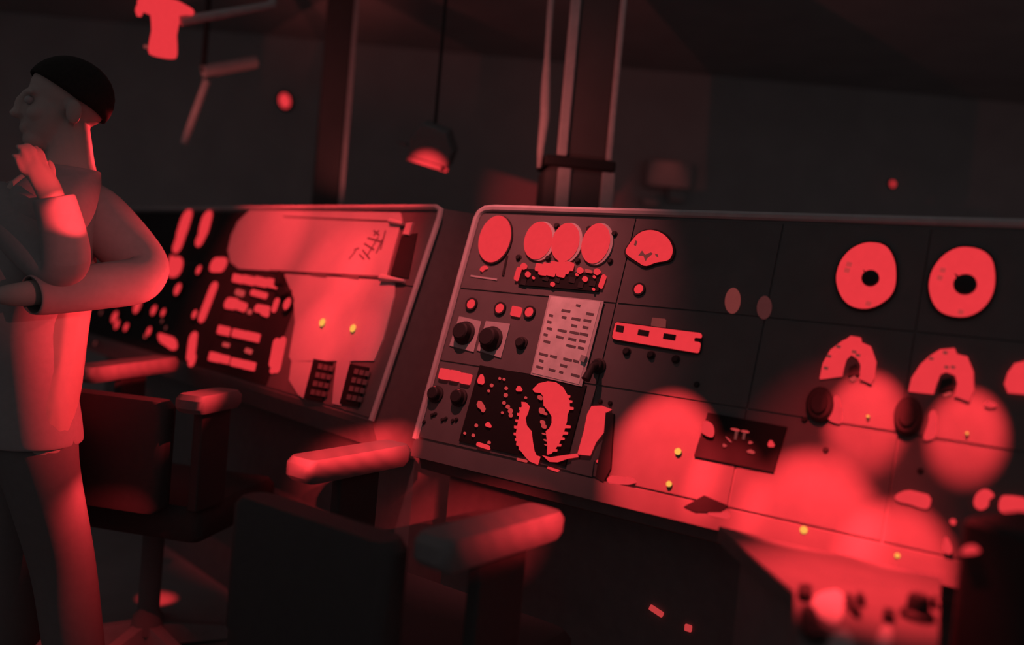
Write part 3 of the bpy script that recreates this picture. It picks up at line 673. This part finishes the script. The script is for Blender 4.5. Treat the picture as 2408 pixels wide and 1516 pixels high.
# overhead bracket
bz = 3.6
a, b = W(478, 168, bz), W(600, 145, bz+.15); s0, s1 = W(486, 190, bz), W(432, 338, bz)
t = empty('overhead_bracket', (a.x, a.y, HC), 'dim angled bracket arm with a slanting strut, right of the red lantern', 'bracket')
wobj('arm', MB().tube([a, b], .028, 8), M_FRAME, t, True); wobj('strut', MB().tube([s0, s1], .016, 8), M_TRIM, t, True)
wobj('hanger', MB().tube([a, Vector((a.x, a.y, HC))], .012, 8), M_BLACK, t, True)
# lamps on the back wall
for x, y, rx, lab in ((671, 238, 17, 'small oval red indicator lamp high on the back wall, right of the bracket'), (2097, 433, 7, 'tiny red indicator lamp on the dark wall at upper right')):
    p = on_y(x, y, 5.195); r = rx/2000*p.y
    t = empty('indicator_lamp', p+Vector((0, .005, 0)), lab, 'lamp')
    M = Matrix.Translation(p+Vector((0, .005, 0))) @ Matrix.Rotation(math.pi/2, 4, 'X') @ Matrix.Rotation(.35, 4, 'Z') @ Matrix.Diagonal((.82, 1.1, 1, 1))
    obj('socket', MB().ring(r*1.25, r*.95, 0, .02, 20), M_BLACK, t, M, True)
    obj('lens', MB().lathe([(r, 0), (r, .015), (r*.7, .03), (r*.3, .036)], 20), E_RED, t, M, True)
p = on_y(1568, 415, 5.2); k = 5.2/F
t = empty('junction_box', p, 'dim junction box on the back wall right of the mast', 'box')
M = Matrix.Translation(p) @ Matrix.Rotation(math.pi/2, 4, 'X')
obj('housing', MB().box((0, 0, .05), (105*k, 60*k, .10), .02), M_FRAME, t, M)
obj('cable_gland', MB().box((40*k*.6, -44*k, .04), (40*k, 26*k, .06), .01), M_FRAME, t, M)
obj('name_tag', MB().box((-35*k, -66*k, .03), (36*k, 13*k, .06), .006), M_FRAME, t, M)
# added unseen spots for mast, post, bracket and wall box
p = W(1330, 330, 3.0); spot('fill_mast', p+Vector((-.30, -.5, -.12)), p+Vector((0, 0, .12)), .6, .16, .34, 1, 0, (1, .17, .15))
p = W(780, 330, 3.9); spot('fill_post', p+Vector((.35, -.35, -.45)), p+Vector((0, 0, .1)), .4, .06, .17, 1, 0, (1, .17, .15))
p = W(540, 160, 3.6); spot('fill_bracket', p+Vector((-.2, -.5, -.5)), p+Vector((0, 0, -.06)), .35, .10, .26, 1, 0, (1, .17, .15))
p = on_y(1568, 420, 5.1); spot('fill_box', p+Vector((0, -.25, .5)), p+Vector((0, -.05, 0)), .16, .06, .26, 1, 0, (1, .17, .15))

# ------------------------------------------------------------------ the person on the left
def skin(name, J, E, m, parent, root_key, sub=2, origin=None):
    keys = list(J); me = bpy.data.meshes.new(name)
    org = origin or Vector(J[root_key][0])
    me.from_pydata([tuple(Vector(J[k][0])-org) for k in keys], [(keys.index(a), keys.index(b)) for a, b in E], [])
    me.materials.append(m)
    o = bpy.data.objects.new(name, me); COL.objects.link(o); setm(o, Matrix.Translation(org), parent)
    o.modifiers.new('Skin', 'SKIN').use_smooth_shade = True
    lay = me.skin_vertices[0].data
    for i, k in enumerate(keys):
        r = J[k][1]; lay[i].radius = r if isinstance(r, tuple) else (r, r); lay[i].use_root = (k == root_key)
    s = o.modifiers.new('Subdivision', 'SUBSURF'); s.levels = sub; s.render_levels = sub
    return o
ZP = 2.2
def Q(x, y, dz=0): return W(x, y, ZP+dz)
foot = Q(75, 1000)
PS = empty('person', (foot.x, foot.y, 0), 'person standing at the left edge, one arm folded, the other hand raised to chin', 'person')
fw = Vector((-.80, -.60, 0)); sd = Vector((.60, -.80, 0))       # facing; towards the person's left side
pel = Q(72, 985); hd = Q(150, 248)
def down(p, z): return Vector((p.x, p.y, z))
hipL, hipR = pel+sd*.09+Vector((0, 0, -.06)), pel-sd*.09+Vector((0, 0, -.06))
kL = Q(150, 1330); kR = hipR+Vector((-.02, .03, -.40))
aL = Q(190, 1580); aR = kR+Vector((0, .04, -.40)); aL.z = .09; aR.z = .09
shL, shR = Q(205, 492, .03), Q(-30, 490, -.02)
elL, wrL, haL = Q(342, 636, .02), Q(50, 694, -.24), Q(-25, 694, -.26)
elR, wrR = Q(150, 640, -.22), Q(120, 452, -.26)
palm = Q(94, 418, -.26)
J = {'pelvis': (pel, (.135, .11)), 'waist': (Q(85, 830), (.125, .10)), 'chest': (Q(105, 590), (.145, .11)), 'neckbase': (Q(150, 465), (.075, .07)),
     'neck': (Q(170, 385), .058), 'skull': (hd+Vector((0, 0, -.01)), (.058, .062)),
     'shL': (shL, .068), 'elL': (elL, .05), 'wrL': (wrL, .032), 'haL': (haL, (.02, .045)),
     'shR': (shR, .065), 'elR': (elR, .045), 'wrR': (wrR, .030), 'palm': (palm, (.040, .018)),
     'hipL': (hipL, .09), 'kL': (kL, .062), 'aL': (aL, .042), 'toeL': (aL+fw*.17+Vector((0, 0, -.05)), .03),
     'hipR': (hipR, .09), 'kR': (kR, .062), 'aR': (aR, .042), 'toeR': (aR+fw*.17+Vector((0, 0, -.05)), .03)}
E = [('pelvis', 'waist'), ('waist', 'chest'), ('chest', 'neckbase'), ('neckbase', 'neck'), ('neck', 'skull'),
     ('neckbase', 'shL'), ('shL', 'elL'), ('elL', 'wrL'), ('wrL', 'haL'), ('neckbase', 'shR'), ('shR', 'elR'), ('elR', 'wrR'), ('wrR', 'palm'),
     ('pelvis', 'hipL'), ('hipL', 'kL'), ('kL', 'aL'), ('aL', 'toeL'), ('pelvis', 'hipR'), ('hipR', 'kR'), ('kR', 'aR'), ('aR', 'toeR')]
# five fingers of the raised hand: (root, knuckle, middle, tip) as pixels, curled towards the chin
fing = {'index': ((108, 425), (106, 390, .0), (96, 358, .01), (78, 345, .02), .0095), 'middle': ((94, 425), (88, 384, -.015), (76, 350, -.01), (58, 338, .0), .010),
        'ring': ((78, 428), (68, 388, -.02), (54, 352, -.02), (38, 342, -.01), .0095), 'little': ((64, 435), (52, 402, -.025), (40, 372, -.025), (28, 362, -.015), .008),
        'thumb': ((104, 445), (122, 424, .02), (122, 396, .03), (112, 376, .035), .011)}
for n, (a, b, c, d, r) in fing.items():
    pts = [Q(a[0], a[1], -.26)]+[Q(x, y, -.26+z) for x, y, z in (b, c, d)]
    prev = 'palm'
    for i, p in enumerate(pts[1:]):
        J[f'{n}{i}'] = (p, r*(1-.1*i)); E.append((prev, f'{n}{i}')); prev = f'{n}{i}'
tmp = skin('body_skeleton', J, E, M_SKIN, None, 'pelvis', 2)
bpy.context.view_layer.update()
ev = tmp.evaluated_get(bpy.context.evaluated_depsgraph_get())
tm = ev.to_mesh()
bm_ = MB(); org = tmp.matrix_basis.translation.copy()
bm_.add([v.co+org for v in tm.vertices], [tuple(p.vertices) for p in tm.polygons])
ev.to_mesh_clear(); bpy.data.objects.remove(tmp)
HM = Matrix((sd, fw, Vector((0, 0, 1)))).transposed().to_4x4(); HM.translation = hd
def ellipsoid(c, r, nu=20, nv=12):
    vs = [HM @ Vector((c[0], c[1], c[2]+r[2]))]; fs = []
    for j in range(1, nv):
        th = math.pi*j/nv
        vs += [HM @ Vector((c[0]+r[0]*math.sin(th)*math.cos(2*math.pi*i/nu), c[1]+r[1]*math.sin(th)*math.sin(2*math.pi*i/nu), c[2]+r[2]*math.cos(th))) for i in range(nu)]
    vs.append(HM @ Vector((c[0], c[1], c[2]-r[2]))); L = len(vs)-1
    for i in range(nu):
        i2 = (i+1) % nu; fs.append((0, 1+i, 1+i2))
        for j in range(nv-2): fs.append((1+j*nu+i, 1+(j+1)*nu+i, 1+(j+1)*nu+i2, 1+j*nu+i2))
        fs.append((L, 1+(nv-2)*nu+i2, 1+(nv-2)*nu+i))
    bm_.add(vs, fs)
for c, q in (((0, -.015, .03), (.076, .096, .088)), ((0, .03, -.04), (.062, .062, .085)), ((0, .055, -.098), (.038, .034, .028)), ((0, .094, -.022), (.012, .018, .034)), ((0, .106, -.040), (.016, .015, .012)),
             ((0, .078, .014), (.050, .018, .012)), ((.034, .066, -.036), (.024, .022, .022)), ((-.034, .066, -.036), (.024, .022, .022)), ((0, .088, -.068), (.024, .010, .006)), ((0, .087, -.078), (.021, .010, .007)),
             ((.076, -.012, -.022), (.010, .020, .032)), ((-.076, -.012, -.022), (.010, .020, .032))):
    ellipsoid(c, q)
for v in bm_.v: v -= pel
body = obj('body', bm_, M_SKIN, PS, Matrix.Translation(pel), True)
m_ = body.modifiers.new('Remesh', 'REMESH'); m_.mode = 'VOXEL'; m_.voxel_size = .0055; m_.use_smooth_shade = True
m_ = body.modifiers.new('Smooth', 'SMOOTH'); m_.factor = .5; m_.iterations = 3
# clothes
def grow(k, d):
    p, r = J[k]; return (p, tuple(a+d for a in r) if isinstance(r, tuple) else r+d)
def loft(rings, seg=20):
    mb = MB()
    for c, a_, b_ in rings:
        for i in range(seg):
            t_ = 2*math.pi*i/seg; mb.v.append(Vector(c)+sd*(a_*math.cos(t_))+fw*(b_*math.sin(t_)))
    for j in range(len(rings)-1):
        for i in range(seg):
            i2 = (i+1) % seg; mb.f.append((j*seg+i, j*seg+i2, (j+1)*seg+i2, (j+1)*seg+i))
    return mb
def cloth(o, th=.006):
    m_ = o.modifiers.new('Solidify', 'SOLIDIFY'); m_.thickness = th
    m_ = o.modifiers.new('Subdivision', 'SUBSURF'); m_.levels = 1; m_.render_levels = 2
    return o
rg = [(Q(64, 1030), .168, .126), (Q(62, 1015), .170, .128), (Q(54, 950), .170, .128), (Q(42, 850), .166, .122), (Q(30, 745), .156, .118), (Q(72, 650), .172, .126), (Q(92, 570), .188, .130), (Q(112, 500), .190, .118), (Q(132, 452), .160, .100), (Q(155, 420), .098, .078), (Q(162, 405), .074, .070), (Q(165, 396), .072, .068)]
shirt = cloth(wobj('shirt', loft(rg), M_SHIRT, PS, True))
cloth(wobj('sleeve', MB().tube([Q(178, 455, .03), Q(212, 488, .03), Q(270, 552, .03), Q(322, 606, .03), Q(348, 640, .0), Q(330, 662, -.03), Q(270, 668, -.08), Q(190, 679, -.15), Q(110, 690, -.20), Q(70, 694, -.235)], [.050, .078, .078, .072, .066, .062, .060, .056, .052, .048], 16, False), M_SHIRT, shirt, True))
cloth(wobj('sleeve', MB().tube([Q(0, 480, -.03), Q(40, 530, -.10), Q(110, 610, -.18), Q(150, 642, -.21), Q(160, 610, -.23), Q(148, 540, -.245), Q(132, 485, -.255), Q(126, 462, -.26)], [.07, .07, .062, .056, .055, .050, .047, .046], 16, False), M_SHIRT, shirt, True))
T = {'belt': (Q(70, 930), (.115, .10)), 'p': (pel, (.125, .105)), 'hL': (hipL, .10), 'kL': (kL, .082), 'aL': (aL+Vector((0, 0, .02)), .075), 'hR': (hipR, .10), 'kR': (kR, .082), 'aR': (aR+Vector((0, 0, .02)), .075)}
skin('trousers', T, [('belt', 'p'), ('p', 'hL'), ('hL', 'kL'), ('kL', 'aL'), ('p', 'hR'), ('hR', 'kR'), ('kR', 'aR')], M_TROUSER, PS, 'p', 2)
for a in (aL, aR):
    sole = down(a, .0)-fw*.07
    ms = Matrix((Vector((fw.y, -fw.x, 0)), fw, Vector((0, 0, 1)))).transposed().to_4x4(); ms.translation = sole
    sh = MB(); rings = [(-.02, .030, .07), (.03, .042, .10), (.10, .044, .095), (.18, .050, .06), (.25, .036, .045), (.275, .012, .03)]
    seg = 14
    for y, w_, h_ in rings:
        for i in range(seg):
            t_ = 2*math.pi*i/seg; sh.v.append(Vector((w_*math.cos(t_), y, max(0, h_*.5+h_*.5*math.sin(t_)*1.0))))
    for j in range(len(rings)-1):
        for i in range(seg):
            i2 = (i+1) % seg; sh.f.append((j*seg+i, (j+1)*seg+i, (j+1)*seg+i2, j*seg+i2))
    sh.f += [tuple(range(seg)), tuple(reversed(range((len(rings)-1)*seg, len(rings)*seg)))]
    obj('shoe', sh, M_SHOE, PS, ms, True)
# hair: a cap over crown and nape
hb = MB(); seg = 24; rows = 10
Mh = Matrix((sd, fw, Vector((0, 0, 1)))).transposed().to_4x4(); Mh.translation = hd+Vector((0, 0, .03))-fw*.015
for j in range(rows+1):
    for i in range(seg):
        a = 2*math.pi*i/seg; front = max(0, math.sin(a)); lim = math.radians(101-36*front+26*max(0, -math.sin(a)))
        th = lim*j/rows
        hb.v.append(Vector((.085*math.sin(th)*math.cos(a), .105*math.sin(th)*math.sin(a), .098*math.cos(th))))
for j in range(rows):
    for i in range(seg):
        i2 = (i+1) % seg; hb.f.append((j*seg+i, (j+1)*seg+i, (j+1)*seg+i2, j*seg+i2))
o = obj('hair', hb, M_HAIR, PS, Mh, True)
m_ = o.modifiers.new('Solidify', 'SOLIDIFY'); m_.thickness = .006
for s_ in (-1, 1):
    ep = hd+fw*.082+sd*s_*.031+Vector((0, 0, -.006))
    obj('eye', MB().lathe([(.003, -.011), (.009, -.007), (.0115, 0), (.009, .007), (.003, .011)], 12), M_METAL, PS, Matrix.Translation(ep), True)
# added unseen spots stand in for the board's light, plus a faint room-side wash
p = Q(230, 600); spot('fill_body', Q(900, 500, -.9), p, .36, .07, .25, 1, 0, (1, .2, .2))
p = Q(130, 860); spot('fill_body', Q(800, 760, .1), p, .46, .55, .25, .8)
p = Q(390, 610); spot('fill_body', Q(760, 560, .3), p, .22, .7, .25, 1)
p = Q(222, 335); spot('fill_body', Q(520, 330, .55), p, .10, .9, .36, 1)
p = Q(92, 395, -.26); spot('fill_hand', Q(420, 330, -.55), p, .085, .6, .36, 1)  # unseen spots added for the raised hand and its cuff
p = Q(140, 510, -.24); spot('fill_hand', Q(480, 430, -.5), p, .066, 1.1, .25, .6)
p = Q(218, 1270); spot('fill_leg', Q(330, 1050, -.05), p, .24, .5, .13, 1)  # unseen spot added for the lit edge of the leg
